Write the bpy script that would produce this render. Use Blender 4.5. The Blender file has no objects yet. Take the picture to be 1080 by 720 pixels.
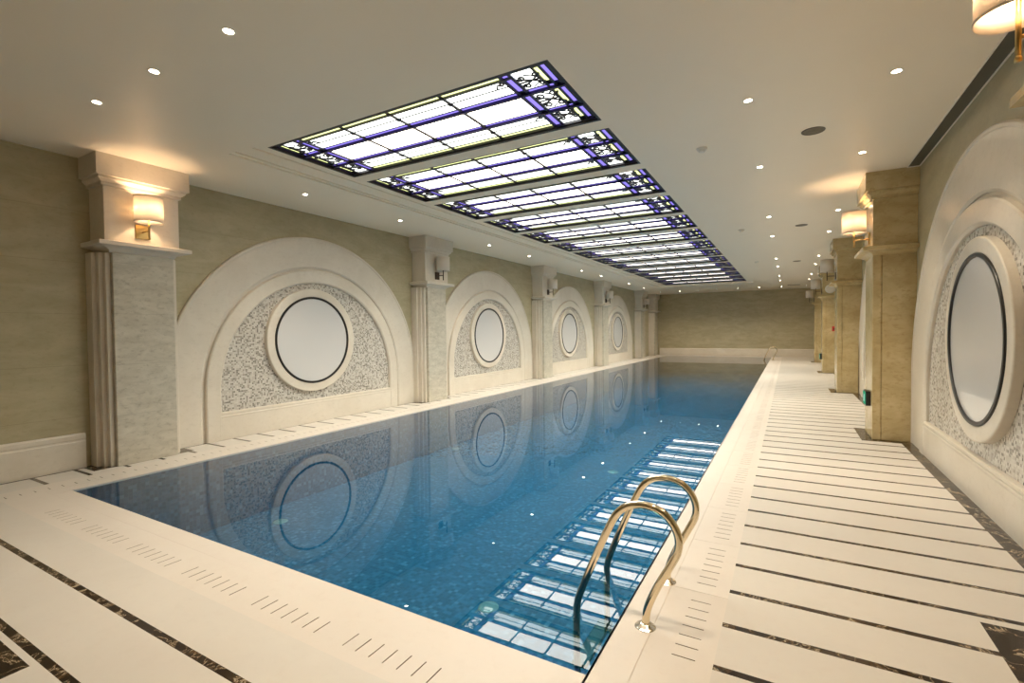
import bpy, math, random
from mathutils import Vector, Matrix
PI = math.pi
sc = bpy.context.scene
COL = sc.collection
rnd = random.Random(7)

# ------------------------------------------------------------------ room numbers (metres)
CEIL = 3.74
XL, XR = -7.46, 1.52            # side walls
YB, YF = -3.2, 31.0             # wall behind the camera, far wall
PX0, PX1, PY0, PY1 = -6.46, -0.81, 2.10, 30.25   # pool opening
PD = -.92                      # pool depth
WZ = -0.012                     # water level
LCOL = [3.08, 8.97, 14.95, 20.95, 27.45, 30.55]
LARCH = [5.96, 11.82, 17.66, 23.75]
LDISC = [5.83, 11.71, 17.52, 23.68]
RDISC = [5.83, 11.72, 17.55, 23.5]
RCOL = [2.84, 8.88, 14.66, 20.62, 26.58]
RARCH = [5.97, 11.80, 17.66, 23.60]

# ------------------------------------------------------------------ materials
def new_mat(name):
    m = bpy.data.materials.new(name); m.use_nodes = True
    nt = m.node_tree; nt.nodes.clear()
    out = nt.nodes.new('ShaderNodeOutputMaterial')
    return m, nt, out

def node(nt, typ, **kw):
    n = nt.nodes.new(typ)
    for k, v in kw.items():
        if k in ('inp',):
            for a, b in v.items(): n.inputs[a].default_value = b
        else: setattr(n, k, v)
    return n

def principled(nt, out, color=(.8, .8, .8), rough=.5, metal=0., spec=.5, coat=0.):
    b = node(nt, 'ShaderNodeBsdfPrincipled')
    b.inputs['Base Color'].default_value = (*color, 1)
    b.inputs['Roughness'].default_value = rough
    b.inputs['Metallic'].default_value = metal
    b.inputs['Specular IOR Level'].default_value = spec
    b.inputs['Coat Weight'].default_value = coat
    nt.links.new(b.outputs[0], out.inputs[0])
    return b

def mat_plain(name, color, rough=.5, metal=0., spec=.5, var=.06, scale=6., coat=0.):
    """plain colour with a faint procedural mottling"""
    m, nt, out = new_mat(name)
    b = principled(nt, out, color, rough, metal, spec, coat)
    geo = node(nt, 'ShaderNodeNewGeometry')
    nz = node(nt, 'ShaderNodeTexNoise', inp={'Scale': scale, 'Detail': 4.})
    nt.links.new(geo.outputs['Position'], nz.inputs['Vector'])
    mx = node(nt, 'ShaderNodeMix', data_type='RGBA')
    mx.inputs['A'].default_value = (*[c * (1 - var) for c in color], 1)
    mx.inputs['B'].default_value = (*[min(1, c * (1 + var)) for c in color], 1)
    nt.links.new(nz.outputs['Fac'], mx.inputs['Factor'])
    nt.links.new(mx.outputs['Result'], b.inputs['Base Color'])
    return m

def mat_stone(name, c0, c1, pit, rough=.35, stretch=(1.2, 1.2, 7.), pits=.0, spec=.5, bump=.15, joints=None):
    """banded limestone: stretched noise layers, fine pits, optional block joints"""
    m, nt, out = new_mat(name)
    b = principled(nt, out, c0, rough, 0, spec)
    geo = node(nt, 'ShaderNodeNewGeometry')
    mp = node(nt, 'ShaderNodeMapping'); mp.inputs['Scale'].default_value = stretch
    nt.links.new(geo.outputs['Position'], mp.inputs['Vector'])
    n1 = node(nt, 'ShaderNodeTexNoise', inp={'Scale': 1.1, 'Detail': 7., 'Roughness': .62, 'Distortion': .5})
    nt.links.new(mp.outputs[0], n1.inputs['Vector'])
    r1 = node(nt, 'ShaderNodeValToRGB')
    r1.color_ramp.elements[0].position = .33; r1.color_ramp.elements[0].color = (*c0, 1)
    r1.color_ramp.elements[1].position = .68; r1.color_ramp.elements[1].color = (*c1, 1)
    nt.links.new(n1.outputs['Fac'], r1.inputs['Fac'])
    last = r1.outputs['Color']
    mp2 = node(nt, 'ShaderNodeMapping'); mp2.inputs['Scale'].default_value = (9, 9, 16)
    nt.links.new(geo.outputs['Position'], mp2.inputs['Vector'])
    n2 = node(nt, 'ShaderNodeTexNoise', inp={'Scale': 1.4, 'Detail': 5., 'Roughness': .7})
    nt.links.new(mp2.outputs[0], n2.inputs['Vector'])
    r2 = node(nt, 'ShaderNodeValToRGB')
    r2.color_ramp.elements[0].position = .52; r2.color_ramp.elements[0].color = (0, 0, 0, 1)
    r2.color_ramp.elements[1].position = .72; r2.color_ramp.elements[1].color = (1, 1, 1, 1)
    nt.links.new(n2.outputs['Fac'], r2.inputs['Fac'])
    mu = node(nt, 'ShaderNodeMath', operation='MULTIPLY'); mu.inputs[1].default_value = pits
    nt.links.new(r2.outputs['Color'], mu.inputs[0])
    mx = node(nt, 'ShaderNodeMix', data_type='RGBA')
    nt.links.new(mu.outputs[0], mx.inputs['Factor'])
    nt.links.new(last, mx.inputs['A']); mx.inputs['B'].default_value = (*pit, 1)
    last = mx.outputs['Result']
    if joints:
        # thin joints of a block course, in (x+y, z)
        sp = node(nt, 'ShaderNodeSeparateXYZ'); nt.links.new(geo.outputs['Position'], sp.inputs[0])
        ad = node(nt, 'ShaderNodeMath', operation='ADD')
        nt.links.new(sp.outputs[0], ad.inputs[0]); nt.links.new(sp.outputs[1], ad.inputs[1])
        cb = node(nt, 'ShaderNodeCombineXYZ')
        nt.links.new(ad.outputs[0], cb.inputs[0]); nt.links.new(sp.outputs[2], cb.inputs[1])
        br = node(nt, 'ShaderNodeTexBrick')
        br.inputs['Scale'].default_value = 1.
        br.inputs['Brick Width'].default_value = joints[0]; br.inputs['Row Height'].default_value = joints[1]
        br.inputs['Mortar Size'].default_value = .003; br.inputs['Mortar Smooth'].default_value = .3
        nt.links.new(cb.outputs[0], br.inputs['Vector'])
        m2 = node(nt, 'ShaderNodeMix', data_type='RGBA')
        mf = node(nt, 'ShaderNodeMath', operation='MULTIPLY'); mf.inputs[1].default_value = .3
        nt.links.new(br.outputs['Fac'], mf.inputs[0])
        nt.links.new(mf.outputs[0], m2.inputs['Factor'])
        nt.links.new(last, m2.inputs['A']); m2.inputs['B'].default_value = (*[c * .55 for c in pit], 1)
        last = m2.outputs['Result']
    nt.links.new(last, b.inputs['Base Color'])
    bp = node(nt, 'ShaderNodeBump', inp={'Strength': bump, 'Distance': .004})
    nt.links.new(n2.outputs['Fac'], bp.inputs['Height'])
    nt.links.new(bp.outputs[0], b.inputs['Normal'])
    return m

def mat_mosaic(name, size, cols, rough=.3, grout=(.5, .46, .4), axes=None, spec=.5, bump=0.):
    """small square tesserae, each cell its own colour"""
    m, nt, out = new_mat(name)
    b = principled(nt, out, cols[0][1], rough, 0, spec)
    geo = node(nt, 'ShaderNodeNewGeometry')
    sc_ = node(nt, 'ShaderNodeVectorMath', operation='SCALE'); sc_.inputs['Scale'].default_value = 1 / size
    nt.links.new(geo.outputs['Position'], sc_.inputs[0])
    of = node(nt, 'ShaderNodeVectorMath', operation='ADD'); of.inputs[1].default_value = (.37, .37, .37)
    nt.links.new(sc_.outputs[0], of.inputs[0])
    fl = node(nt, 'ShaderNodeVectorMath', operation='FLOOR'); nt.links.new(of.outputs[0], fl.inputs[0])
    wn = node(nt, 'ShaderNodeTexWhiteNoise', noise_dimensions='3D'); nt.links.new(fl.outputs[0], wn.inputs['Vector'])
    rp = node(nt, 'ShaderNodeValToRGB'); rp.color_ramp.interpolation = 'CONSTANT'
    e = rp.color_ramp.elements
    e[0].position = cols[0][0]; e[0].color = (*cols[0][1], 1)
    e[1].position = cols[1][0]; e[1].color = (*cols[1][1], 1)
    for p, c in cols[2:]:
        q = e.new(p); q.color = (*c, 1)
    nt.links.new(wn.outputs['Value'], rp.inputs['Fac'])
    fr = node(nt, 'ShaderNodeVectorMath', operation='FRACTION'); nt.links.new(of.outputs[0], fr.inputs[0])
    sp = node(nt, 'ShaderNodeSeparateXYZ'); nt.links.new(fr.outputs[0], sp.inputs[0])
    prev = None
    for i in (axes or (0, 1, 2)):
        lt = node(nt, 'ShaderNodeMath', operation='LESS_THAN'); lt.inputs[1].default_value = .10
        nt.links.new(sp.outputs[i], lt.inputs[0])
        if prev is None: prev = lt.outputs[0]
        else:
            mxm = node(nt, 'ShaderNodeMath', operation='MAXIMUM')
            nt.links.new(prev, mxm.inputs[0]); nt.links.new(lt.outputs[0], mxm.inputs[1]); prev = mxm.outputs[0]
    mx = node(nt, 'ShaderNodeMix', data_type='RGBA')
    nt.links.new(prev, mx.inputs['Factor']); nt.links.new(rp.outputs['Color'], mx.inputs['A'])
    mx.inputs['B'].default_value = (*grout, 1)
    nt.links.new(mx.outputs['Result'], b.inputs['Base Color'])
    return m

def mat_dark_marble(name):
    m, nt, out = new_mat(name)
    b = principled(nt, out, (.05, .03, .02), .22)
    geo = node(nt, 'ShaderNodeNewGeometry')
    n0 = node(nt, 'ShaderNodeTexNoise', inp={'Scale': 3.5, 'Detail': 3.})
    nt.links.new(geo.outputs['Position'], n0.inputs['Vector'])
    ad = node(nt, 'ShaderNodeVectorMath', operation='MULTIPLY_ADD')
    ad.inputs[1].default_value = (.35, .35, .35)
    nt.links.new(n0.outputs['Color'], ad.inputs[0]); nt.links.new(geo.outputs['Position'], ad.inputs[2])
    vo = node(nt, 'ShaderNodeTexNoise', inp={'Scale': 4.5, 'Detail': 6., 'Roughness': .6, 'Distortion': 1.2})
    nt.links.new(ad.outputs[0], vo.inputs['Vector'])
    sb = node(nt, 'ShaderNodeMath', operation='SUBTRACT'); sb.inputs[1].default_value = .5
    nt.links.new(vo.outputs['Fac'], sb.inputs[0])
    ab = node(nt, 'ShaderNodeMath', operation='ABSOLUTE'); nt.links.new(sb.outputs[0], ab.inputs[0])
    rp = node(nt, 'ShaderNodeValToRGB'); e = rp.color_ramp.elements
    e[0].position = 0.; e[0].color = (.52, .43, .30, 1)
    e[1].position = .012; e[1].color = (.08, .045, .02, 1)
    q = e.new(.045); q.color = (.020, .011, .0055, 1)
    nt.links.new(ab.outputs[0], rp.inputs['Fac'])
    n1 = node(nt, 'ShaderNodeTexNoise', inp={'Scale': 14., 'Detail': 5.})
    nt.links.new(geo.outputs['Position'], n1.inputs['Vector'])
    r2 = node(nt, 'ShaderNodeValToRGB'); r2.color_ramp.elements[0].position = .55; r2.color_ramp.elements[1].position = .75
    nt.links.new(n1.outputs['Fac'], r2.inputs['Fac'])
    mx = node(nt, 'ShaderNodeMix', data_type='RGBA'); mx.inputs['B'].default_value = (.10, .058, .024, 1)
    nt.links.new(r2.outputs['Color'], mx.inputs['Factor']); nt.links.new(rp.outputs['Color'], mx.inputs['A'])
    nt.links.new(mx.outputs['Result'], b.inputs['Base Color'])
    return m

def mat_emit(name, color, strength, directional=0.):
    """glowing glass; directional > 0: emission strength fades with angle from the face normal"""
    m, nt, out = new_mat(name)
    e = node(nt, 'ShaderNodeEmission'); e.inputs['Color'].default_value = (*color, 1); e.inputs['Strength'].default_value = strength
    if directional:
        g = node(nt, 'ShaderNodeNewGeometry')
        d = node(nt, 'ShaderNodeVectorMath', operation='DOT_PRODUCT')
        nt.links.new(g.outputs['Incoming'], d.inputs[0]); nt.links.new(g.outputs['Normal'], d.inputs[1])
        a = node(nt, 'ShaderNodeMath', operation='ABSOLUTE'); nt.links.new(d.outputs['Value'], a.inputs[0])
        p = node(nt, 'ShaderNodeMath', operation='POWER'); p.inputs[1].default_value = directional
        nt.links.new(a.outputs[0], p.inputs[0])
        mu = node(nt, 'ShaderNodeMath', operation='MULTIPLY'); mu.inputs[1].default_value = strength
        nt.links.new(p.outputs[0], mu.inputs[0]); nt.links.new(mu.outputs[0], e.inputs['Strength'])
    nt.links.new(e.outputs[0], out.inputs[0])
    return m

def mat_water():
    m, nt, out = new_mat('pool_water_surface')
    tr = node(nt, 'ShaderNodeBsdfTransparent'); tr.inputs['Color'].default_value = (.60, .86, .95, 1)
    gl = node(nt, 'ShaderNodeBsdfGlossy'); gl.inputs['Roughness'].default_value = 0.
    gl.inputs['Color'].default_value = (1, 1, 1, 1)
    fr = node(nt, 'ShaderNodeFresnel'); fr.inputs['IOR'].default_value = 1.37
    geo = node(nt, 'ShaderNodeNewGeometry')
    nz = node(nt, 'ShaderNodeTexNoise', inp={'Scale': 1.6, 'Detail': 2.})
    nt.links.new(geo.outputs['Position'], nz.inputs['Vector'])
    bp = node(nt, 'ShaderNodeBump', inp={'Strength': .012, 'Distance': .02})
    nt.links.new(nz.outputs['Fac'], bp.inputs['Height'])
    nt.links.new(bp.outputs[0], gl.inputs['Normal']); nt.links.new(bp.outputs[0], fr.inputs['Normal'])
    mx = node(nt, 'ShaderNodeMixShader')
    nt.links.new(fr.outputs[0], mx.inputs[0]); nt.links.new(tr.outputs[0], mx.inputs[1]); nt.links.new(gl.outputs[0], mx.inputs[2])
    nt.links.new(mx.outputs[0], out.inputs[0])
    return m

def mat_shade(name, color, trans):
    m, nt, out = new_mat(name)
    d = node(nt, 'ShaderNodeBsdfDiffuse'); d.inputs['Color'].default_value = (*color, 1)
    t = node(nt, 'ShaderNodeBsdfTranslucent'); t.inputs['Color'].default_value = (*color, 1)
    geo = node(nt, 'ShaderNodeNewGeometry')
    mp = node(nt, 'ShaderNodeMapping'); mp.inputs['Scale'].default_value = (90, 90, 90)
    nt.links.new(geo.outputs['Position'], mp.inputs['Vector'])
    nz = node(nt, 'ShaderNodeTexNoise', inp={'Scale': 2.}); nt.links.new(mp.outputs[0], nz.inputs['Vector'])
    bp = node(nt, 'ShaderNodeBump', inp={'Strength': .05}); nt.links.new(nz.outputs['Fac'], bp.inputs['Height'])
    nt.links.new(bp.outputs[0], d.inputs['Normal'])
    mx = node(nt, 'ShaderNodeMixShader'); mx.inputs[0].default_value = trans
    nt.links.new(d.outputs[0], mx.inputs[1]); nt.links.new(t.outputs[0], mx.inputs[2])
    nt.links.new(mx.outputs[0], out.inputs[0])
    return m

WARM = (1., .84, .63)
M = {}
M['ceiling'] = mat_plain('painted_plaster', (.94, .84, .68), .38, var=.02, scale=1.5, spec=.4)
M['wall'] = mat_stone('wall_travertine', (.40, .345, .21), (.50, .44, .285), (.29, .245, .14), .34, (1.6, 1.6, 4.5), .35, joints=(60., .62))
M['column'] = mat_stone('column_limestone', (.47, .425, .335), (.62, .57, .47), (.31, .275, .205), .3, (3.2, 3.2, 8.), .7, joints=(9., .62))
M['gold_stone'] = mat_stone('honey_marble', (.45, .34, .16), (.62, .50, .28), (.36, .24, .09), .18, (2., 2., 3.), .6)
M['arch'] = mat_stone('cream_marble', (.66, .59, .49), (.74, .675, .575), (.54, .47, .37), .28, (1.2, 1.2, 1.2), .35)
M['deck'] = mat_stone('deck_marble', (.645, .59, .525), (.685, .635, .57), (.59, .525, .455), .42, (.9, .9, .9), .25, bump=.03)
M['coping'] = mat_stone('coping_marble', (.69, .615, .54), (.73, .66, .585), (.63, .54, .46), .38, (.8, .8, .8), .3, bump=.03)
M['dark'] = mat_dark_marble('dark_veined_marble')
M['slit'] = mat_plain('drain_slit', (.26, .20, .14), .8)
M['mosaic'] = mat_mosaic('niche_mosaic', .025, [(0., (.62, .58, .52)), (.30, (.52, .48, .42)), (.58, (.33, .30, .26)), (.80, (.20, .18, .155)), (.90, (.66, .63, .57))], .25, (.52, .48, .42), axes=(1, 2))
M['tile'] = mat_mosaic('pool_mosaic', .042, [(0., (.018, .105, .185)), (.3, (.025, .13, .225)), (.55, (.038, .16, .27)), (.78, (.021, .12, .215)), (.92, (.075, .215, .33))], .25, (.045, .155, .23))
M['water'] = mat_water()
M['disc'] = mat_plain('frosted_white_glass', (.64, .625, .61), .22, var=.01, scale=.6, coat=.5)
M['black'] = mat_plain('black_metal', (.012, .010, .009), .35)
M['blackframe'] = mat_plain('dark_bronze_frame', (.020, .013, .010), .45)
M['steel'] = mat_plain('polished_steel', (.86, .76, .56), .10, 1., var=.03)
M['flange'] = mat_plain('bright_steel_flange', (.86, .82, .76), .18, 1.)
M['brass'] = mat_plain('antique_brass', (.50, .34, .13), .28, 1.)
M['bronze'] = mat_plain('dark_bronze', (.06, .042, .03), .35, .8)
M['shade'] = mat_shade('linen_shade', (.86, .80, .72), .36)
M['bulb'] = mat_emit('glowing_bulb', (1., .80, .55), 14.)
M['bulb_off'] = mat_plain('unlit_bulb', (.85, .84, .8), .2)
M['white'] = mat_plain('white_plastic', (.78, .74, .66), .4)
M['lens'] = mat_emit('downlight_lens', (1., .86, .66), 22.)
M['ring'] = mat_plain('downlight_ring', (.82, .76, .66), .35)
M['speaker'] = mat_mosaic('perforated_grille', .012, [(0., (.20, .16, .10)), (.5, (.16, .13, .085))], .6, (.09, .07, .045), axes=(0, 1))
M['ventdark'] = mat_plain('vent_interior', (.035, .03, .024), .8)
M['ventframe'] = mat_plain('vent_slat', (.16, .13, .095), .5)
M['slot'] = mat_plain('slot_shadow_metal', (.085, .078, .055), .5)
M['red'] = mat_plain('red_plastic', (.45, .03, .02), .35)
M['green'] = mat_emit('green_exit_face', (.06, .6, .30), .22)
M['palegreen'] = mat_emit('pale_exit_face', (.6, .9, .75), .3)
M['poollens'] = mat_plain('pool_lens_glass', (.20, .30, .30), .15)
S = 6.4
SKYC = (1., .915, .775)
M['g_white'] = mat_emit('lit_white_glass', SKYC, S, .5)
M['g_side'] = mat_emit('lit_side_glass', (.93, .97, .88), S * 1.2, 1.4)  # outer rows and end blocks: tinted glow set to fade faster at shallow angles
M['g_blue'] = mat_emit('lit_violet_glass', (.26, .20, .80), S * .14, .35)
M['g_yellow'] = mat_emit('lit_yellow_glass', (.80, .86, .36), S * .20, .35)
M['lead'] = mat_plain('lead_came', (.020, .016, .024), .4)
M['leadblue'] = mat_plain('blue_black_came', (.018, .012, .06), .4)

# ------------------------------------------------------------------ mesh builder
class MB:
    def __init__(s): s.v = []; s.f = []; s.mi = []; s.sm = []
    def face(s, pts, mi=0, smooth=False):
        i = len(s.v); s.v += [tuple(p) for p in pts]; s.f.append(tuple(range(i, i + len(pts)))); s.mi.append(mi); s.sm.append(smooth)
    def add(s, vs, fs, mi=0, smooth=False):
        i = len(s.v); s.v += [tuple(p) for p in vs]
        for f in fs: s.f.append(tuple(i + k for k in f)); s.mi.append(mi); s.sm.append(smooth)
    def box(s, a, b, mi=0):
        (x0, y0, z0), (x1, y1, z1) = a, b
        x0, x1 = min(x0, x1), max(x0, x1); y0, y1 = min(y0, y1), max(y0, y1); z0, z1 = min(z0, z1), max(z0, z1)
        vs = [(x0, y0, z0), (x1, y0, z0), (x1, y1, z0), (x0, y1, z0), (x0, y0, z1), (x1, y0, z1), (x1, y1, z1), (x0, y1, z1)]
        s.add(vs, [(0, 3, 2, 1), (4, 5, 6, 7), (0, 1, 5, 4), (1, 2, 6, 5), (2, 3, 7, 6), (3, 0, 4, 7)], mi)
    def lathe(s, prof, seg=32, mi=0, M4=None, smooth=True, closed=False):
        """prof: (r, z) list about local z; M4 moves it"""
        vs = []
        for r, z in prof:
            for k in range(seg):
                a = 2 * PI * k / seg
                p = Vector((r * math.cos(a), r * math.sin(a), z))
                vs.append(M4 @ p if M4 else p)
        fs = []
        n = len(prof)
        for j in range(n if closed else n - 1):
            j2 = (j + 1) % n
            for k in range(seg):
                k2 = (k + 1) % seg
                fs.append((j * seg + k, j * seg + k2, j2 * seg + k2, j2 * seg + k))
        s.add(vs, fs, mi, smooth)
    def tube(s, pts, r, seg=12, mi=0, caps=True):
        pts = [Vector(p) for p in pts]; n = len(pts)
        tg = []
        for i in range(n):
            t = (pts[min(i + 1, n - 1)] - pts[max(i - 1, 0)]).normalized(); tg.append(t)
        up = Vector((0, 0, 1)) if abs(tg[0].z) < .9 else Vector((1, 0, 0))
        u = (up - tg[0] * up.dot(tg[0])).normalized()
        vs = []
        for i in range(n):
            u = (u - tg[i] * u.dot(tg[i])).normalized(); w = tg[i].cross(u)
            for k in range(seg):
                a = 2 * PI * k / seg
                vs.append(pts[i] + (u * math.cos(a) + w * math.sin(a)) * r)
        fs = []
        for i in range(n - 1):
            for k in range(seg):
                k2 = (k + 1) % seg
                fs.append((i * seg + k, i * seg + k2, (i + 1) * seg + k2, (i + 1) * seg + k))
        if caps:
            fs.append(tuple(range(seg))[::-1]); fs.append(tuple((n - 1) * seg + k for k in range(seg)))
        s.add(vs, fs, mi, True)
    def build(s, name, mats, parent=None, loc=None, bevel=0.):
        me = bpy.data.meshes.new(name)
        me.from_pydata(s.v, [], s.f)
        for m in (mats if isinstance(mats, (list, tuple)) else [mats]): me.materials.append(m)
        me.polygons.foreach_set('material_index', s.mi)
        me.polygons.foreach_set('use_smooth', s.sm)
        me.update()
        o = bpy.data.objects.new(name, me); COL.objects.link(o)
        if parent: o.parent = parent
        if loc: o.location = loc
        if bevel:
            w = o.modifiers.new('weld', 'WELD'); w.merge_threshold = 1e-5
            b = o.modifiers.new('bevel', 'BEVEL'); b.width = bevel; b.segments = 2; b.limit_method = 'ANGLE'
        return o

def tag(o, label=None, cat=None, group=None, kind=None):
    if label: o['label'] = label
    if cat: o['category'] = cat
    if group: o['group'] = group
    if kind: o['kind'] = kind
    return o
def struct(o, label, cat): return tag(o, label, cat, kind='structure')
def thing(name, label, cat, loc=(0, 0, 0), rz=0., group=None):
    o = bpy.data.objects.new(name, None); COL.objects.link(o)
    o.empty_display_size = .2
    o.location = loc; o.rotation_euler = (0, 0, rz)
    return tag(o, label, cat, group)
def dup(root, loc, rz=None, label=None, group=None, skip_lights=True):
    def cp(o, par):
        c = o.copy(); COL.objects.link(c)
        if par: c.parent = par
        for ch in o.children: cp(ch, c)
        return c
    r = cp(root, None); r.location = loc
    if rz is not None: r.rotation_euler = (0, 0, rz)
    if label: r['label'] = label
    if group: r['group'] = group
    return r
ORD = ['nearest', 'second', 'third', 'fourth', 'fifth', 'sixth', 'seventh', 'eighth', 'ninth', 'tenth', 'eleventh', 'twelfth', 'thirteenth', 'fourteenth', 'fifteenth', 'sixteenth', 'seventeenth', 'eighteenth', 'nineteenth', 'twentieth']
TENS = {2: 'twenty', 3: 'thirty', 4: 'forty'}
def ordn(i):
    n = i + 1
    if n <= 20: return ORD[i]
    t, u = divmod(n, 10)
    if u == 0: return TENS[t][:-1] + 'ieth'
    return TENS[t] + '-' + ['', 'first', 'second', 'third', 'fourth', 'fifth', 'sixth', 'seventh', 'eighth', 'ninth'][u]

# ------------------------------------------------------------------ room shell
def slab(name, a, b, mat, label, cat):
    m = MB(); m.box(a, b); return struct(m.build(name, mat), label, cat)
slab('wall_left', (XL - .2, YB, -.1), (XL, YF, CEIL), M['wall'], 'greenish beige stone wall behind the left columns and niches', 'wall')
slab('wall_right', (XR, YB, -.1), (XR + .2, YF, CEIL), M['wall'], 'beige stone wall behind the right columns and niches', 'wall')
slab('wall_far', (XL - .2, YF, -.1), (XR + .2, YF + .2, CEIL), M['wall'], 'plain beige stone wall closing the far end of the pool', 'wall')
slab('wall_near', (XL - .2, YB - .2, -.1), (XR + .2, YB, CEIL), M['wall'], 'beige stone wall behind the camera', 'wall')

# ceiling with the stepped skylight opening
SX0, SX1, SP, SD, SN = -5.37, -1.71, 1.555, 1.33, 14
SY0 = 3.64; SY1 = SY0 + SP * (SN - 1) + SD
c = MB()
def ring(m, z0, z1, o, i, mi=0):
    """rectangular slab ring between outer rect o and inner rect i"""
    ox0, ox1, oy0, oy1 = o; ix0, ix1, iy0, iy1 = i
    m.box((ox0, oy0, z0), (ix0, oy1, z1), mi); m.box((ix1, oy0, z0), (ox1, oy1, z1), mi)
    m.box((ix0, oy0, z0), (ix1, iy0, z1), mi); m.box((ix0, iy1, z0), (ix1, oy1, z1), mi)
A = (XL - .2, XR + .2, YB - .2, YF + .2)
B1 = (SX0 - .44, SX1 + .27, SY0 - .21, SY1 + .30)
B1b = (B1[0] + .05, B1[1] - .04, B1[2] + .04, B1[3] - .05)
B2 = (SX0 - .13, SX1 + .11, SY0 - .11, SY1 + .12)
ring(c, CEIL, CEIL + .2, A, B1)
ring(c, CEIL + .022, CEIL + .2, B1, B1b)
ring(c, CEIL + .042, CEIL + .2, B1b, B2)
ring(c, CEIL + .060, CEIL + .2, B2, (SX0, SX1, SY0, SY1))
for k in range(SN - 1):
    y = SY0 + SP * k + SD
    c.box((SX0, y, CEIL + .060), (SX1, y + SP - SD, CEIL + .2))
struct(c.build('ceiling', M['ceiling']), 'warm white plaster ceiling stepped up around the stained glass skylight', 'ceiling')

# ------------------------------------------------------------------ floor: cream marble with dark stripes, outside the drain channel
GX0, GX1, GY0 = PX0 - .50, PX1 + .50, PY0 - .48     # outer edge of the drain strip (left, right, front)
CX0, CX1, CY0 = PX0 - .18, PX1 + .18, PY0 - .16     # outer edge of the coping
STR = [2.795 + .381 * k for k in range(-14, 74)]
fl = MB()
def deck(x0, x1, y0, y1, dark=()):
    """cells of cream / dark stone; dark = list of rects"""
    xs = {x0, x1}; ys = {y0, y1}
    rects = list(dark) + [(x0, x1, s, s + .042) for s in STR]
    for a, b, c_, d in rects:
        for v in (a, b):
            if x0 < v < x1: xs.add(v)
        for v in (c_, d):
            if y0 < v < y1: ys.add(v)
    xs = sorted(xs); ys = sorted(ys)
    for i in range(len(xs) - 1):
        for j in range(len(ys) - 1):
            cx, cy = (xs[i] + xs[i + 1]) / 2, (ys[j] + ys[j + 1]) / 2
            mi = 0
            for a, b, c_, d in rects:
                if a < cx < b and c_ < cy < d: mi = 1; break
            fl.face([(xs[i], ys[j], 0), (xs[i + 1], ys[j], 0), (xs[i + 1], ys[j + 1], 0), (xs[i], ys[j + 1], 0)], mi)
rd = [(1.345, XR, YB, YF)]
for y in [3.0] + RCOL[1:]: rd += [(.90, XR, y - .50, y + .50)]
deck(GX1, XR, YB, YF, rd)
ld = [(XL, XL + .07, YB, YF)]
for y in LCOL: ld += [(-7.10, XL, y - .6, y + .6), (XL, -7.12, y - .56, y + .56)]
deck(XL, GX0, GY0, YF, ld)
deck(XL, GX0, YB, GY0, [(XL, XL + .07, YB, YF)])
deck(GX0, GX1, YB, GY0, [(-5.4, -3.2, -.6, .86)])
deck(GX0, GX1, PY1 + .18, YF, [(GX0, GX1, YF - .1, YF)])
# slab thickness below, outside the pool
for a, b in (((XL - .2, YB - .2, -.25), (GX0, YF, -.002)), ((GX1, YB - .2, -.25), (XR + .2, YF, -.002)),
             ((GX0, YB - .2, -.25), (GX1, GY0, -.002)), ((GX0, PY1 + .18, -.25), (GX1, YF, -.002))):
    fl.box(a, b, 0)
struct(fl.build('floor', [M['deck'], M['dark']]), 'cream marble deck with narrow dark veined marble stripes', 'floor')

# coping around the pool (one frame, slightly rounded lip)
cp = MB()
ring(cp, -.024, 0., (CX0, CX1, CY0, PY1 + .18), (PX0, PX1, PY0, PY1))
struct(cp.build('trim_1', M['coping'], bevel=.006), 'smooth pinkish cream stone coping framing the pool edge', 'pool coping')

# slotted drain slabs
def slab_mesh(L, W, slits, s0, s1):
    """slab lying along local x (0..L), width local y (0 = pool side .. W); slits: list of x; s0..s1 their y range"""
    m = MB(); h = .0032
    xs = sorted({0., L} | {x - h for x in slits} | {x + h for x in slits}); ys = [0., s0, s1, W]
    for i in range(len(xs) - 1):
        for j in range(3):
            cx = (xs[i] + xs[i + 1]) / 2
            hole = j == 1 and any(abs(cx - x) < h for x in slits)
            if hole:
                a, b, c_, d = xs[i], xs[i + 1], ys[1], ys[2]; z = -.02
                m.face([(a, c_, z), (b, c_, z), (b, d, z), (a, d, z)], 1)
                m.face([(a, c_, 0), (a, d, 0), (a, d, z), (a, c_, z)], 1); m.face([(b, d, 0), (b, c_, 0), (b, c_, z), (b, d, z)], 1)
                m.face([(a, d, 0), (b, d, 0), (b, d, z), (a, d, z)], 1); m.face([(b, c_, 0), (a, c_, 0), (a, c_, z), (b, c_, z)], 1)
            else:
                m.face([(xs[i], ys[j], 0), (xs[i + 1], ys[j], 0), (xs[i + 1], ys[j + 1], 0), (xs[i], ys[j + 1], 0)], 0)
    b = -.05
    m.face([(0, 0, b), (0, W, b), (L, W, b), (L, 0, b)]); m.face([(0, 0, 0), (0, 0, b), (L, 0, b), (L, 0, 0)])
    m.face([(0, W, 0), (L, W, 0), (L, W, b), (0, W, b)]); m.face([(0, 0, 0), (0, W, 0), (0, W, b), (0, 0, b)]); m.face([(L, 0, 0), (L, 0, b), (L, W, b), (L, W, 0)])
    return m
SLW = .32
slits = [.11 + .0915 * k for k in range(7)]
proto = slab_mesh(.772, SLW, slits, .13, .24).build('drain_slab', [M['coping'], M['slit']])
pleft = slab_mesh(.772, SLW, [.055 + .11 * k for k in range(7)], .06, .14).build('drain_slab', [M['coping'], M['slit']])
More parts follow.
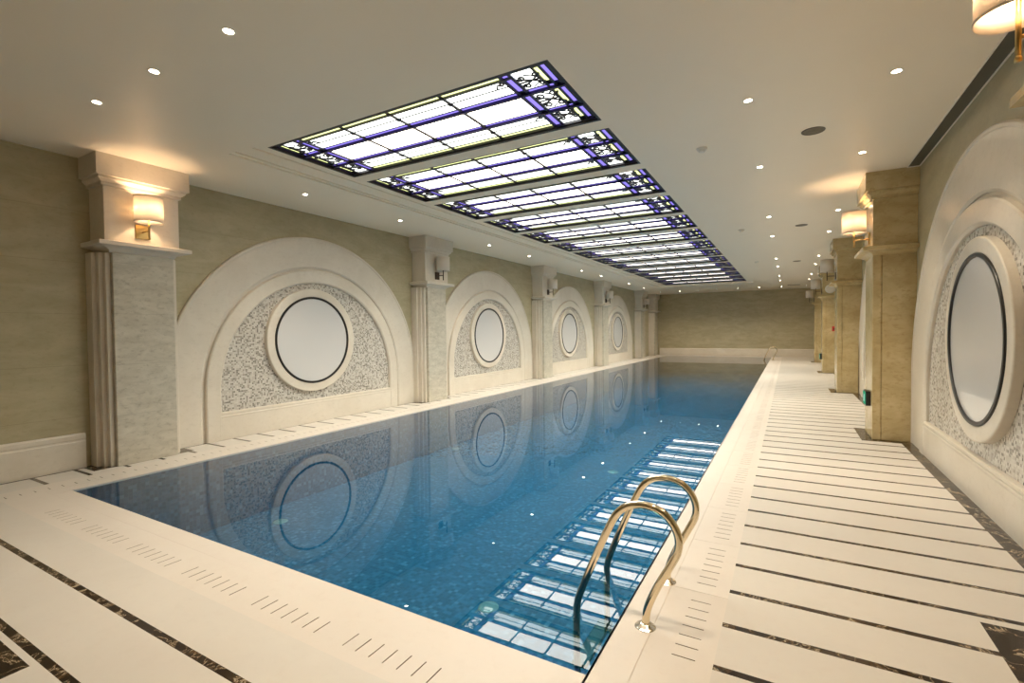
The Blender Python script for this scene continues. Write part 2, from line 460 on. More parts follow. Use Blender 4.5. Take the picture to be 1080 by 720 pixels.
# right run (x grows away from the pool): local x -> +y, local y -> +x  (mirror with negative scale avoided: rotate 90 and flip by order)
y = 3.10 - .775 * 1; i = 0
first = True
while y < PY1 - .2:
    if first: o = proto; first = False
    else: o = proto.copy(); COL.objects.link(o)
    # rot +90deg maps (x,y)->( -y, x); the slab's width then runs to -x, so start at the outer edge turned by -90
    o.rotation_euler = (0, 0, -PI / 2); o.location = (CX1, y + .772, 0)
    # with -90: (x,y)->(y,-x): width to +x, length to -y
    tag(o, '%s slotted stone drain slab beside the ladder side of the pool, counted from the front' % ordn(i), 'drain slab', 'drain slabs along the right pool edge')
    y += .775; i += 1
RY0 = 3.10 - .775
# front run: width to -y (away from pool), length along -x
x = -1.325; i = 0
while x - .772 > CX0:
    o = proto.copy(); COL.objects.link(o)
    o.rotation_euler = (0, 0, PI); o.location = (x, CY0, 0)
    tag(o, '%s slotted stone drain slab along the front pool edge, counted from the ladder corner' % ordn(i), 'drain slab', 'drain slabs along the front pool edge')
    x -= .772 ; i += 1
FX0 = x
# left run: width to -x, length +y
y = GY0; i = 0
first = True
while y < PY1 - .2:
    if first: o = pleft; first = False
    else: o = pleft.copy(); COL.objects.link(o)
    o.rotation_euler = (0, 0, PI / 2); o.location = (CX0, y, 0)
    tag(o, '%s slotted stone drain slab under the left columns, counted from the front' % ordn(i), 'drain slab', 'drain slabs along the left pool edge')
    y += .775; i += 1
LY1 = y
# plain filler stones of the drain strip (corners and ends)
fm = MB()
fm.box((-1.325, GY0, -.05), (GX1, CY0, 0)); fm.box((CX1, CY0, -.05), (GX1, RY0, 0))
if FX0 > CX0 + .001: fm.box((CX0, GY0, -.05), (FX0, CY0, 0))
fm.box((CX1, RY0 + .775 * math.ceil((PY1 - .2 - RY0) / .775), -.05), (GX1, PY1 + .18, 0))
fm.box((GX0, LY1, -.05), (CX0, PY1 + .18, 0))
struct(fm.build('trim_2', M['coping']), 'plain cream corner stones of the drain strip', 'corner stone')

# pool basin and water
pb = MB()
pb.face([(PX0, PY0, PD), (PX1, PY0, PD), (PX1, PY1, PD), (PX0, PY1, PD)])
for a, b in (((PX0, PY0), (PX1, PY0)), ((PX1, PY0), (PX1, PY1)), ((PX1, PY1), (PX0, PY1)), ((PX0, PY1), (PX0, PY0))):
    pb.face([(*a, PD), (*a, -.024), (*b, -.024), (*b, PD)])
struct(pb.build('pool_basin', M['tile']), 'deep blue mosaic tiled pool basin under the water', 'pool')
w = MB()
nx, ny = 4, 16
w.face([(PX0, PY0, WZ), (PX1, PY0, WZ), (PX1, PY1, WZ), (PX0, PY1, WZ)])
o = w.build('pool_water', M['water']); tag(o, 'still clear blue water filling the long swimming pool', 'water', kind='stuff')

# baseboards
m = MB()
def base_prof(m, p0, p1, nrm, h=.42, d=.035):
    """baseboard with a rounded cap between floor points p0, p1, sticking out along nrm"""
    prof = [(0, 0), (d, 0), (d, h - .10), (d - .004, h - .09), (d - .004, h - .075), (d, h - .065), (d, h - .02), (d - .012, h), (0, h)]
    p0 = Vector(p0); p1 = Vector(p1); n = Vector(nrm); N = len(prof)
    vs = [p0 + n * a + Vector((0, 0, b)) for a, b in prof] + [p1 + n * a + Vector((0, 0, b)) for a, b in prof]
    m.add(vs, [(k, (k + 1) % N, N + (k + 1) % N, N + k) for k in range(N)] + [tuple(range(N)), tuple(range(2 * N - 1, N - 1, -1))])
base_prof(m, (XL, YB, 0), (XL, LCOL[0] - .52, 0), (1, 0, 0))
struct(m.build('baseboard_left', M['arch']), 'tall cream stone baseboard left of the nearest column', 'baseboard')
m = MB(); base_prof(m, (-7.0, YF, 0), (XR, YF, 0), (0, -1, 0))
struct(m.build('baseboard_far', M['arch']), 'cream stone baseboard along the far wall', 'baseboard')

# ------------------------------------------------------------------ columns (local: +x faces the pool, wall at x = 0, y along the wall)
def rect_plan(hw, d): return [(0, -hw), (d, -hw), (d, hw), (0, hw)]
def moulded(m, prof, mi=0):
    """stack of levels (z, half width, depth): three outer faces follow the profile, back on the wall"""
    rings = []
    for z, hw, d in prof: rings.append([(0, -hw, z), (d, -hw, z), (d, hw, z), (0, hw, z)])
    vs = [p for r in rings for p in r]; fs = []
    for i in range(len(rings) - 1):
        for k in range(4):
            k2 = (k + 1) % 4
            fs.append((i * 4 + k, i * 4 + k2, (i + 1) * 4 + k2, (i + 1) * 4 + k))
    fs.append((3, 2, 1, 0)); n = len(rings) - 1; fs.append((n * 4, n * 4 + 1, n * 4 + 2, n * 4 + 3))
    m.add(vs, fs, mi)

def make_column(name, label, front, loc, rz, stepped, smat, group):
    t = thing(name, label, 'column', loc, rz, group)
    D = front
    if stepped:
        m = MB(); m.box((D - .12, -.335, 0), (D, .335, 2.60)); m.build('shaft', smat, t, bevel=.008)
        m = MB()
        m.box((0, -.465, 0), (D - .22, .465, 2.60)); m.box((D - .22, -.425, 0), (D - .13, .425, 2.60))
        m.box((D - .13, -.385, 0), (D - .06, -.335, 2.60)); m.box((D - .13, .335, 0), (D - .06, .385, 2.60))
        m.box((D - .13, -.335, 0), (D - .12, .335, 2.6))
        m.build('stepped_pilaster', M['arch'], t, bevel=.006)
    else:
        m = MB(); m.box((D - .10, -.36, 0), (D, .36, 2.60)); m.build('shaft', smat, t, bevel=.008)
        m = MB(); m.box((0, -.36, 0), (D - .11, .36, 2.60)); m.box((D - .11, -.35, 0), (D - .10, .35, 2.60))
        m.build('stepped_pilaster', M['gold_stone'], t, bevel=.006)
    fhw = .41; fd = D + .005
    m = MB()
    moulded(m, [(2.60, .36, D - .01), (2.625, .37, D + .01), (2.645, .40, D + .035), (2.655, .43, D + .06), (2.665, .485, D + .11), (2.672, .505, D + .13), (2.715, .505, D + .13), (2.722, .495, D + .12), (2.735, .43, D + .05)])
    m.build('ledge', smat if not stepped else M['arch'], t)
    m = MB(); m.box((0, -fhw, 2.735), (fd, fhw, 3.40)); m.build('frieze', M['arch'] if stepped else smat, t, bevel=.006)
    m = MB()
    moulded(m, [(3.385, .42, D + .015), (3.39, .435, D + .03), (3.425, .435, D + .03), (3.43, .445, D + .04), (3.455, .47, D + .065), (3.46, .475, D + .07), (3.485, .475, D + .07), (3.49, .505, D + .10), (CEIL, .505, D + .10)])
    m.build('capital', M['arch'] if stepped else smat, t)
    return t
LN = ['nearest left column, its sconce glowing on pale stepped stone', 'second left column, between the first and second round panels', 'third left column, between the second and third round panels',
      'fourth left column, between the third and fourth round panels', 'fifth left column, just past the farthest left round panel', 'corner column where the left wall meets the far wall']
lc = make_column('stone_column', LN[0], .38, (XL, LCOL[0], 0), 0, True, M['column'], 'stone columns along the left wall')
for i in range(1, 6): dup(lc, (XL, LCOL[i] if i < 5 else 30.48, 0), 0, LN[i])
RN = ['right column nearest the camera, mostly outside the frame', 'honey stone right column with the lit sconce and green box', 'second visible right column, behind the one with the lit sconce',
      'third visible right column, carrying the red alarm and round speaker', 'farthest right column by the end wall']
make_column('stone_column', RN[0], .44, (XR, RCOL[0], 0), PI, False, M['gold_stone'], 'stone columns along the right wall')
rc = make_column('stone_column', RN[1], .49, (XR, RCOL[1], 0), PI, False, M['gold_stone'], 'stone columns along the right wall')
for i in range(2, 5): dup(rc, (XR, RCOL[i], 0), PI, RN[i])

# ------------------------------------------------------------------ arched niches (same local frame as the columns)
ZC = .72
def arch_sweep(m, prof, mi=0, seg=64, zbot=0., clamp=(2.44, 2.44), smooth=False):
    """prof: closed list of (r, p). Sweep over a stilted semicircle."""
    path = [(1., 0., zbot)] + [(math.cos(PI * k / seg), math.sin(PI * k / seg), None) for k in range(seg + 1)] + [(-1., 0., zbot)]
    N = len(prof); vs = []
    for cx, sz, zf in path:
        for r, p in prof:
            yy = max(-clamp[0], min(clamp[1], r * cx)); zz = ZC + r * sz if zf is None else zf
            vs.append((p, yy, zz))
    fs = []
    for i in range(len(path) - 1):
        for k in range(N):
            k2 = (k + 1) % N
            fs.append((i * N + k, i * N + k2, (i + 1) * N + k2, (i + 1) * N + k))
    fs.append(tuple(range(N))[::-1]); fs.append(tuple((len(path) - 1) * N + k for k in range(N)))
    m.add(vs, fs, mi, smooth)
def make_niche(label, loc, rz, group, clamp):
    t = thing('arched_niche', label, 'niche', loc, rz, group)
    m = MB(); arch_sweep(m, [(2.04, 0), (2.58, 0), (2.58, .045), (2.565, .055), (2.54, .055), (2.53, .045), (2.07, .045), (2.04, .03)], clamp=clamp); m.build('outer_arch_band', M['arch'], t)
    m = MB(); arch_sweep(m, [(1.77, 0), (2.04, 0), (2.04, .012), (2.005, .012), (2.0, .055), (1.985, .066), (1.80, .066), (1.785, .058), (1.77, .04)]); m.build('inner_arch_moulding', M['arch'], t)
    m = MB(); seg = 64
    pts = [(1.77, .30)] + [(1.77 * math.cos(PI * k / seg), ZC + 1.77 * math.sin(PI * k / seg)) for k in range(seg + 1)] + [(-1.77, .30)]
    m.face([(.012, a, b) for a, b in pts])
    m.build('mosaic_field', M['mosaic'], t)
    m = MB()
    prof = [(0, 0), (.060, 0), (.060, .335), (.064, .345), (.064, .36), (.058, .37), (.066, .39), (.064, .41), (.05, .42), (0, .42)]
    N = len(prof)
    vs = [(a, -1.80, b) for a, b in prof] + [(a, 1.80, b) for a, b in prof]
    m.add(vs, [(k, (k + 1) % N, N + (k + 1) % N, N + k) for k in range(N)] + [tuple(range(N)), tuple(range(2 * N - 1, N - 1, -1))])
    m.build('sill', M['arch'], t)
    return t
AN = ['largest left arched niche of cream stone with grey mosaic, after the glowing sconce', 'second left arched niche, between the second and third columns', 'third left arched niche, between the third and fourth columns', 'farthest left arched niche, before the fifth column']
for i in range(4):
    make_niche(AN[i], (XL + .001, LARCH[i], 0), 0, 'arched niches on the left wall', (LARCH[i] - LCOL[i] - .47, LCOL[i + 1] - LARCH[i] - .47))
AN2 = ['right arched niche of cream stone with mosaic, cut by the frame edge', 'right arched niche mostly hidden behind the column with the lit sconce', 'right arched niche behind the second visible right column', 'right arched niche nearest the far wall']
for i in range(4): make_niche(AN2[i], (XR - .001, RARCH[i], 0), PI, 'arched niches on the right wall', (RCOL[i + 1] - RARCH[i] - .37, RARCH[i] - RCOL[i] - .37))

# round white panels
RX = Matrix.Rotation(PI / 2, 4, 'Y')
def make_round(label, loc, rz, group):
    t = thing('round_panel', label, 'round panel', loc, rz, group)
    Z = Matrix.Translation((0, 0, 1.475)) @ RX
    m = MB()
    m.lathe([(.765, .014), (.91, .014), (.91, .075), (.905, .082), (.895, .085), (.78, .085), (.768, .080), (.765, .07)], 96, 0, Z, smooth=False, closed=True)
    m.build('stone_ring', M['arch'], t)
    m = MB(); m.lathe([(.730, .02), (.768, .02), (.768, .089), (.764, .096), (.736, .096), (.730, .089)], 96, 0, Z, smooth=False, closed=True); m.build('black_rim', M['black'], t)
    m = MB(); m.lathe([(.735, .02), (.735, .078), (.0005, .078)], 96, 0, Z, smooth=False); m.build('white_disc', M['disc'], t)
    return t
QN = ['largest left round white panel in a stone ring, nearest niche', 'second left round white panel, in the second niche', 'third left round white panel, in the third niche', 'farthest and smallest left round white panel']
rp = make_round(QN[0], (XL, LDISC[0], 0), 0, 'round white panels on the left wall')
for i in range(1, 4): dup(rp, (XL, LDISC[i], 0), 0, QN[i])
QN2 = ['right round white panel in a thick stone ring with bold black rim', 'right round white panel mostly hidden behind the column with the lit sconce', 'right round white panel past the second visible right column', 'right round white panel nearest the far wall']
for i in range(4): dup(rp, (XR, RDISC[i], 0), PI, QN2[i], 'round white panels on the right wall')

# ------------------------------------------------------------------ sconces (local: +x away from the wall, origin on the frieze face at z = 0 of the floor)
def light(name, typ, energy, color, loc, parent=None, **kw):
    l = bpy.data.lights.new(name, typ); l.energy = energy; l.color = color
    for k, v in kw.items(): setattr(l, k, v)
    o = bpy.data.objects.new(name, l); COL.objects.link(o); o.location = loc
    if parent: o.parent = parent
    return o
def make_sconce(label, loc, rz, lit, metal, group):
    t = thing('wall_sconce', label, 'lamp', loc, rz, group)
    m = MB(); m.lathe([(.148, 2.985), (.150, 2.985), (.150, 3.30), (.148, 3.30)], 40, 0, Matrix.Translation((.185, 0, 0)), closed=True)
    sh = m.build('lamp_shade', M['shade'], t)
    for n, z in (('lower_trim', 2.983), ('upper_trim', 3.29)):
        m = MB(); m.lathe([(.150, z), (.153, z), (.153, z + .012), (.150, z + .012)], 40, 0, Matrix.Translation((.185, 0, 0)), closed=True); m.build(n, M['shade'], sh)
    m = MB(); m.box((.001, -.075, 2.80), (.018, .075, 2.97)); m.build('back_plate', metal, t, bevel=.004)
    m = MB(); m.tube([(.018, 0, 2.885), (.185, 0, 2.885)], .009, 10); m.build('arm', metal, t)
    m = MB(); m.tube([(.185, 0, 2.78), (.185, 0, 3.06)], .011, 10); m.lathe([(.0, 2.775), (.014, 2.778), (.014, 2.79), (.011, 2.80)], 12, 0, Matrix.Translation((.185, 0, 0))); m.build('stem', metal, t)
    m = MB(); m.lathe([(.0005, 3.06), (.010, 3.06), (.012, 3.07), (.019, 3.08), (.02, 3.095), (.014, 3.112), (.0005, 3.12)], 16, 0, Matrix.Translation((.185, 0, 0))); m.build('bulb', M['bulb'] if lit else M['bulb_off'], t)
    if lit: light('bulb_glow', 'POINT', 5.5, (1., .70, .43), (.185, 0, 3.145), t, shadow_soft_size=.03)
    return t
lx = XL + .385; rx = XR - .495
s_on = make_sconce('glowing drum sconce with brass bracket on the nearest left column', (lx, LCOL[0] - .02, 0), 0, True, M['brass'], 'drum shade wall sconces on the columns')
s_off = make_sconce('unlit drum sconce with dark bracket on the second left column', (lx, LCOL[1], 0), 0, False, M['bronze'], 'drum shade wall sconces on the columns')
for i, nm in ((2, 'third'), (3, 'fourth'), (4, 'fifth')):
    dup(s_off, (lx, LCOL[i], 0), 0, 'unlit drum sconce on the %s left column' % nm)
dup(s_on, (XR - .445, RCOL[0] + .20, 0), PI, 'glowing amber drum sconce cut by the top right corner, seen from below')
dup(s_on, (rx, RCOL[1] - .05, 0), PI, 'glowing cream drum sconce on the honey stone right column')
for i, nm in ((2, 'unlit grey drum sconce on the second visible right column'), (3, 'unlit drum sconce on the third visible right column'), (4, 'unlit drum sconce on the farthest right column')):
    dup(s_off, (rx, RCOL[i], 0), PI, nm)

# ------------------------------------------------------------------ skylight panels (local origin: near left corner, underside)
PW, PDp = SX1 - SX0, SD
def make_panel(label, loc, group):
    t = thing('skylight_panel', label, 'skylight panel', loc, 0, group)
    m = MB(); fw = .05
    ring(m, 0., .075, (0, PW, 0, PDp), (.03, PW - .03, .02, PDp - .03))
    m.build('panel_frame', M['blackframe'], t)
    zg = .045
    g = MB()
    def q(x0, x1, y0, y1, mi): g.face([(x0, y0, zg), (x0, y1, zg), (x1, y1, zg), (x1, y0, zg)], mi)
    def q2(x0, x1, y0, y1, mi): q(PW - x1, PW - x0, y0, y1, mi); q(x0, x1, y0, y1, mi)
    E = .40; V = .09       # end block width, blue strip width
    xa = E; xb = E + V; xc = PW - E - V; xd = PW - E
    ya = [.06, .11, .39, .465, .84, .905, 1.17, 1.225]
    # central bays
    q(xb, xc, ya[0], ya[1], 3); q(xb, xc, ya[1], ya[2], 1); q(xb, xc, ya[2], ya[3], 2); q(xb, xc, ya[3], ya[4], 0)
    q(xb, xc, ya[4], ya[5], 2); q(xb, xc, ya[5], ya[6], 1); q(xb, xc, ya[6], ya[7], 3)
    for lo, hi in ((ya[0], ya[2]), (ya[3], ya[4]), (ya[5], ya[7])):
        q2(xa, xb, lo, hi, 2)
        q2(.055, .105, lo + .01, hi - .02, 2)
        q2(.125, .175, lo + .03, hi - .06, 3)
        q2(.190, xa, lo, hi, 1)
    q2(.12, .39, ya[2] + .01, ya[3] - .01, 2); q2(.12, .39, ya[4] + .01, ya[5] - .01, 2)
    q(.02, PW - .02, ya[7] + .01, ya[7] + .03, 2)
    def fit(m_):
        m_.v = [(min(PW - .005, max(.005, 1.0112 * x - .06)), min(PDp - .005, 1.0112 * y + .041), z) for x, y, z in m_.v]
    fit(g)
    g.build('stained_glass', [M['g_white'], M['g_side'], M['g_blue'], M['g_yellow']], t)
    # back board above the glass so no light leaks round it
    l = MB()
    def bar(x0, x1, y0, y1, d=.012, mi=0): l.box((x0, y0, zg - d), (x1, y1, zg + .002), mi)
    bar(.03, PW - .03, ya[0] - .026, ya[0]); bar(xa, xd, ya[1] - .004, ya[1] + .020, .018); bar(.03, PW - .03, ya[7] - .002, ya[7] + .022, .026)
    for y in (ya[3] - .032, ya[5] - .030): bar(.03, PW - .03, y, y + .032, .026, 1)
    for y in (ya[2] - .010, ya[4] - .010): bar(.03, PW - .03, y, y + .012, .008, 1)
    for y in ((ya[1] + ya[2]) / 2, (ya[5] + ya[6]) / 2): bar(xb, xc, y - .007, y + .008, .006)
    bar(xb, xc, ya[6] - .008, ya[6] + .008, .006)
    n = 4
    for k in range(1, n):
        x = xb + (xc - xb) * k / n; bar(x - .016, x + .016, .03, ya[7] + .02)
        for y in (ya[1], ya[3], ya[4], (ya[1] + ya[2]) / 2, (ya[5] + ya[6]) / 2): l.lathe([(.0005, -.012), (.026, -.010), (.026, 0)], 10, 0, Matrix.Translation((x, y, zg - .008)))
    for x in (xa, xb):
        for xx in (x, PW - x): bar(xx - .016, xx + .016, .03, ya[7] + .02, .014, 1)
    for x in (.050, .115, .182):
        for xx in (x, PW - x): bar(xx - .011, xx + .011, .03, ya[7] + .02, .012)
    s = l
    def spiral(cx, cy, r, a0, turns, sgn, ex=None):
        pts = []
        N = 16
        for k in range(N + 1):
            f = k / N; a = a0 + sgn * turns * 2 * PI * f; rr = r * (1 - .8 * f)
            pts.append((cx + rr * math.cos(a), cy + rr * math.sin(a), zg - .006))
        if ex: pts = [(ex[0], ex[1], zg - .006)] + pts
        s.tube(pts, .0095, 5)
    for lo, hi in ((ya[1], ya[2]), (ya[3], ya[4]), (ya[5], ya[6])):
        for side in (0, 1):
            X = (lambda v: PW - v) if side else (lambda v: v)
            sg = -1 if side else 1
            h = hi - lo; cy = (lo + hi) / 2
            spiral(X(.345), lo + h * .24, h * .15, PI if side else 0, 1.3, sg, (X(.26), cy))
            spiral(X(.345), hi - h * .24, h * .15, PI if side else 0, 1.3, -sg, (X(.26), cy))
            spiral(X(.20), lo + h * .20, h * .13, 0 if side else PI, 1.2, -sg, (X(.26), cy))
            spiral(X(.20), hi - h * .20, h * .13, 0 if side else PI, 1.2, sg, (X(.26), cy))
            s.tube([(X(.39), cy, zg - .006), (X(.19), cy, zg - .006)], .009, 5)
            spiral(X(xb + .05), lo + h * .22, h * .12, PI if side else 0, 1.2, sg, (X(xb + .13), lo + h * .45)) if hi < ya[3] or lo > ya[4] else None
            # pale leaf shapes in the corners
            for yy in (lo + .03, hi - .03):
                s.tube([(X(.185), cy, zg - .005), (X(.22), (cy + yy) / 2, zg - .005), (X(.30), yy, zg - .005)], .007, 5)
    fit(l); l.box((0, 0, zg + .004), (PW, PDp, zg + .012))
    l.build('lead_came', [M['lead'], M['leadblue']], t)
    return t
PNL = 'panels of the stained glass skylight'
sp0 = make_panel('nearest skylight panel of white and violet stained glass, largest of the row', (SX0, SY0, CEIL + .060), PNL)
for k in range(1, SN):
    dup(sp0, (SX0, SY0 + SP * k, CEIL + .060), 0, ('%s stained glass skylight panel counted from the camera' % ordn(k)) if k < SN - 1 else 'farthest and thinnest looking stained glass skylight panel, nearest the end wall')

# ------------------------------------------------------------------ downlights
def make_down(label, loc, group, e, ang=74):
    t = thing('recessed_downlight', label, 'downlight', loc, 0, group)
    m = MB(); m.lathe([(.030, .0), (.044, -.004), (.048, -.002), (.048, .0)], 24, 0, None, closed=True); m.build('trim_ring', M['ring'], t)
    m = MB(); m.lathe([(.031, -.001), (.0005, -.002)], 20, 0, None); m.build('lens', M['lens'], t)
    lt = light('spot_beam', 'SPOT', e, WARM, (0, 0, -.02), t, spot_size=math.radians(ang), spot_blend=.8, shadow_soft_size=.035)
    return t
EN = 43.
spots = []
fx = [-5.53, -4.49, -3.45, -2.41, -1.37, -.33, .78]
fn = ['leftmost downlight of the front row', 'second downlight from the left in the front row', 'third downlight from the left in the front row', 'fourth downlight from the left in the front row above the frame', 'fifth downlight of the front row above the frame', 'sixth downlight of the front row above the frame', 'rightmost downlight of the front row above the frame']
for x, n in zip(fx, fn): spots.append((x, 2.06, 'small warm ' + n, 'downlights of the front row'))
for i, y in enumerate([5.02, 7.14, 10.35, 12.5, 16.6, 18.7, 22.6, 25.3]): spots.append((-6.5, y, '%s small warm downlight along the left wall above the niches' % ordn(i), 'downlights along the left wall'))
for i, y in enumerate([5.14, 7.32, 10.68, 12.96, 17.2, 19.4, 22.9, 25.2]):
    spots.append((-.335, y, '%s downlight in the row between the skylight and the speakers' % ordn(i), 'downlights above the pool edge'))
    spots.append((.785, y + .06, '%s downlight in the rightmost row beside the right columns' % ordn(i), 'downlights beside the right columns'))
for i, x in enumerate([-6.46, -5.4, -4.4, -3.4, -2.4, -1.37, -.33, .78]): spots.append((x, 28.9, '%s downlight from the left in the row along the far wall' % (ORD[i] if i else 'first'), 'downlights along the far wall'))
d0 = d1 = None
for x, y, lb, gr in spots:
    if y == 2.06 and x < -4: make_down(lb, (x, y, CEIL), gr, EN * (.35 if x < -5 else .7))
    elif d0 is None: d0 = make_down(lb, (x, y, CEIL), gr, EN)
    elif y == 28.9 and d1 is None: d1 = make_down(lb, (x, y, CEIL), gr, EN * .6, 125)
    elif y == 28.9: dup(d1, (x, y, CEIL), 0, lb, gr)
    else: dup(d0, (x, y, CEIL), 0, lb, gr)

# ------------------------------------------------------------------ ceiling speakers, smoke detectors, vents
t = None
for i, y in enumerate([6.29, 11.9, 18.2]):
    lb = ['large dark round ceiling speaker, nearest', 'second dark round ceiling speaker', 'third, farthest dark round ceiling speaker'][i]
    if t is None:
        t = thing('ceiling_speaker', lb, 'speaker', (.23, y, CEIL), 0, 'ceiling speakers')
        m = MB(); m.lathe([(.100, -.004), (.0005, -.008)], 32); m.build('grille', M['speaker'], t)
        m = MB(); m.lathe([(.100, 0), (.100, -.008), (.112, -.006), (.115, 0)], 32, 0, None, closed=True); m.build('rim', M['ventframe'], t)
    else: dup(t, (.23, y, CEIL), 0, lb)
t = None
for i, y in enumerate([6.2, 11.75, 17.6]):
    lb = ['white smoke detector, nearest the camera', 'second white smoke detector on the ceiling', 'farthest white smoke detector on the ceiling'][i]
    if t is None:
        t = thing('smoke_detector', lb, 'smoke detector', (-.9, y, CEIL), 0, 'smoke detectors')
        m = MB(); m.lathe([(.0005, -.022), (.055, -.022), (.06, -.016), (.062, 0)], 28); m.build('base', M['white'], t)
        m = MB(); m.lathe([(.0005, -.048), (.03, -.047), (.038, -.040), (.042, -.028), (.042, -.021)], 24); m.build('sensor_head', M['white'], t)
    else: dup(t, (-.9, y, CEIL), 0, lb)
t = thing('ceiling_vent', 'small dark slatted ceiling vent near the far wall', 'vent', (.22, 28.2, CEIL))
m = MB(); ring(m, -.012, 0, (-.27, .27, -.08, .08), (-.25, .25, -.06, .06)); m.build('vent_frame', M['ventdark'], t)
m = MB(); m.box((-.25, -.06, -.003), (.25, .06, -.001)); m.build('vent_interior', M['ventdark'], t)
for k in range(3): 
    m = MB(); m.box((-.25, -.043 + k * .04, -.010), (.25, -.037 + k * .04, -.004)); m.build('slat', M['slot'], t)
t = thing('ceiling_slot_diffuser', 'long dark slot diffuser in the ceiling along the right wall', 'vent', (1.445, 5.95, CEIL))
m = MB(); m.box((-.058, -2.40, -.0035), (.062, 2.40, -.0015)); m.build('slot_interior', M['slot'], t)
m = MB(); ring(m, -.012, 0, (-.066, .074, -2.42, 2.42), (-.058, .062, -2.40, 2.40)); m.build('slot_frame', M['ring'], t)

# ------------------------------------------------------------------ pool ladders
def smooth_path(pts, n=8):
    P = [Vector(p) for p in pts]; P = [P[0] * 2 - P[1]] + P + [P[-1] * 2 - P[-2]]
    out = []
    for i in range(1, len(P) - 2):
        for k in range(n):
            s = k / n; a, b, c_, d = P[i - 1:i + 3]
            out.append(.5 * ((2 * b) + (c_ - a) * s + (2 * a - 5 * b + 4 * c_ - d) * s * s + (3 * b - a - 3 * c_ + d) * s ** 3))
    out.append(P[-2]); return out
RAIL = [(0, 0), (.012, .10), (.06, .22), (.125, .345), (.172, .45), (.165, .545), (.105, .625), (.02, .655), (-.075, .645), (-.145, .595), (-.20, .50), (-.30, .27), (-.372, .09), (-.392, .02), (-.398, -.06), (-.398, -.30), (-.385, -.42), (-.30, -.52), (-.26, -.60), (-.26, -.915)]
def make_ladder(label, loc, group):
    t = thing('pool_ladder', label, 'pool ladder', loc, 0, group)
    for y in (0, .54):
        m = MB(); m.tube(smooth_path([(a, y, b) for a, b in RAIL], 6), .021, 16)
        r = m.build('handrail', M['steel'], t)
        m = MB(); m.lathe([(.022, .022), (.03, .02), (.036, .010), (.052, .004), (.056, .0)], 28, 0, Matrix.Translation((0, y, 0))); m.build('floor_flange', M['flange'], r)
    for z in (-.36, -.60, -.84):
        xx = -.395 if z > -.5 else -.26
        m = MB(); m.box((xx - .045, .02, z - .012), (xx + .045, .52, z + .012)); m.build('tread', M['steel'], t, bevel=.005)
    return t
pl = make_ladder('large polished pool ladder at the near right corner', (-.67, 2.60, 0), 'pool ladders')
dup(pl, (-.67, 27.2, 0), 0, 'tiny distant pool ladder at the far right corner')

# ------------------------------------------------------------------ small fittings
def make_exit(label, loc):
    t = thing('exit_light', label, 'exit light', loc, PI, 'low exit lights on the columns')
    m = MB(); m.box((.0, -.13, 0), (.06, .13, .21)); m.build('housing', M['black'], t, bevel=.004)
    m = MB(); m.box((.060, -.115, .015), (.066, .115, .195), 0); m.box((.060, -.05, .05), (.0675, .05, .16), 1); m.build('lit_face', [M['green'], M['palegreen']], t)
    return t
ex = make_exit('small green lit exit box low on the honey stone right column', (XR - .49, RCOL[1] - .12, .46))
dup(ex, (XR - .49, RCOL[3], .46), PI, 'tiny dark exit box low on the third visible right column')
t = thing('alarm_call_point', 'small red fire alarm box on the third visible right column', 'fire alarm', (1.38, RCOL[3] - .361, 1.46))
m = MB(); m.box((-.07, -.05, 0), (.07, 0, .17)); m.build('red_box', M['red'], t, bevel=.006)
m = MB(); m.box((-.03, -.055, .05), (.03, -.049, .10)); m.build('break_glass', M['bronze'], t)
t = thing('wall_speaker', 'small round pale speaker on the third visible right column beneath its sconce', 'speaker', (1.25, RCOL[3] - .411, 2.93))
Y = Matrix.Rotation(PI / 2, 4, 'X')
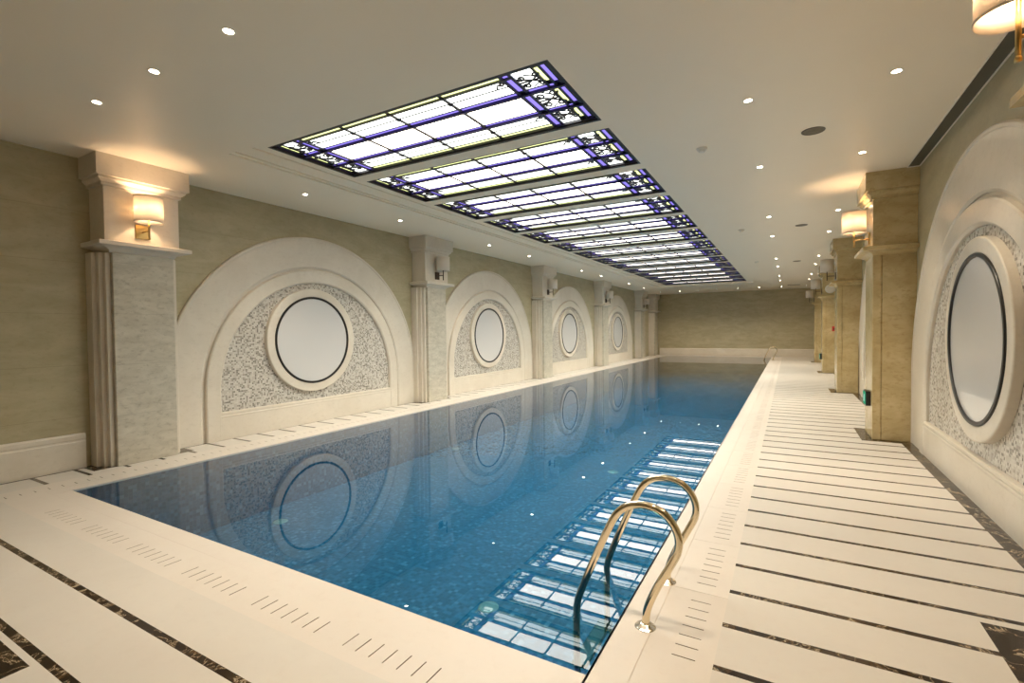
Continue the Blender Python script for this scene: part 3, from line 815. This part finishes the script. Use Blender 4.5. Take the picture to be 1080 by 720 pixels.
m = MB(); m.lathe([(.0005, .0), (.15, .0), (.15, .05), (.135, .07), (.12, .07)], 28, 0, Y); m.build('housing', M['white'], t)
m = MB(); m.lathe([(.12, .06), (.06, .045), (.0005, .05)], 24, 0, Y); m.build('cone', M['ring'], t)
t = None
for x, y, lb in ((-2.38, 3.70, 'round pool floor inlet near the front edge beside the skylight reflection'), (-2.70, 8.33, 'round pool floor inlet in mid pool, left of the skylight reflection'),
                 (-5.92, 4.08, 'round pool floor inlet below the reflection of the largest round panel'), (-6.22, 8.45, 'round pool floor inlet by the left wall, near the second panel reflection')):
    if t is None:
        t = thing('floor_inlet', lb, 'pool inlet', (x, y, PD), 0, 'round inlets in the pool floor')
        m = MB(); m.lathe([(.0005, .010), (.075, .010), (.092, .006), (.095, .001)], 28); m.build('cover', M['poollens'], t)
    else: dup(t, (x, y, PD), 0, lb)

# ------------------------------------------------------------------ camera, world, view
cam = bpy.data.cameras.new('camera'); co = bpy.data.objects.new('camera', cam); COL.objects.link(co)
cam.sensor_width = 36.; cam.lens = 513.682 / 1080 * 36; cam.clip_start = .05
a, b, c_ = [math.radians(v) for v in (29.606, -1.262, -.636)]
fw = Vector((-math.sin(a) * math.cos(b), math.cos(a) * math.cos(b), math.sin(b)))
r0 = Vector((math.cos(a), math.sin(a), 0)); u0 = r0.cross(fw)
r = r0 * math.cos(c_) + u0 * math.sin(c_); u = -r0 * math.sin(c_) + u0 * math.cos(c_)
co.matrix_world = Matrix(((r.x, u.x, -fw.x, 0), (r.y, u.y, -fw.y, 0), (r.z, u.z, -fw.z, 1.6), (0, 0, 0, 1)))
sc.camera = co
wd = bpy.data.worlds.new('world'); sc.world = wd; wd.use_nodes = True
wd.node_tree.nodes['Background'].inputs[0].default_value = (.02, .02, .02, 1)
sc.view_settings.view_transform = 'Standard'; sc.view_settings.look = 'None'
sc.view_settings.gamma = 1.; sc.view_settings.use_curve_mapping = False
sc.view_settings.exposure = 1.27
sc.cycles.max_bounces = 14; sc.cycles.diffuse_bounces = 9; sc.cycles.glossy_bounces = 5; sc.cycles.transparent_max_bounces = 10
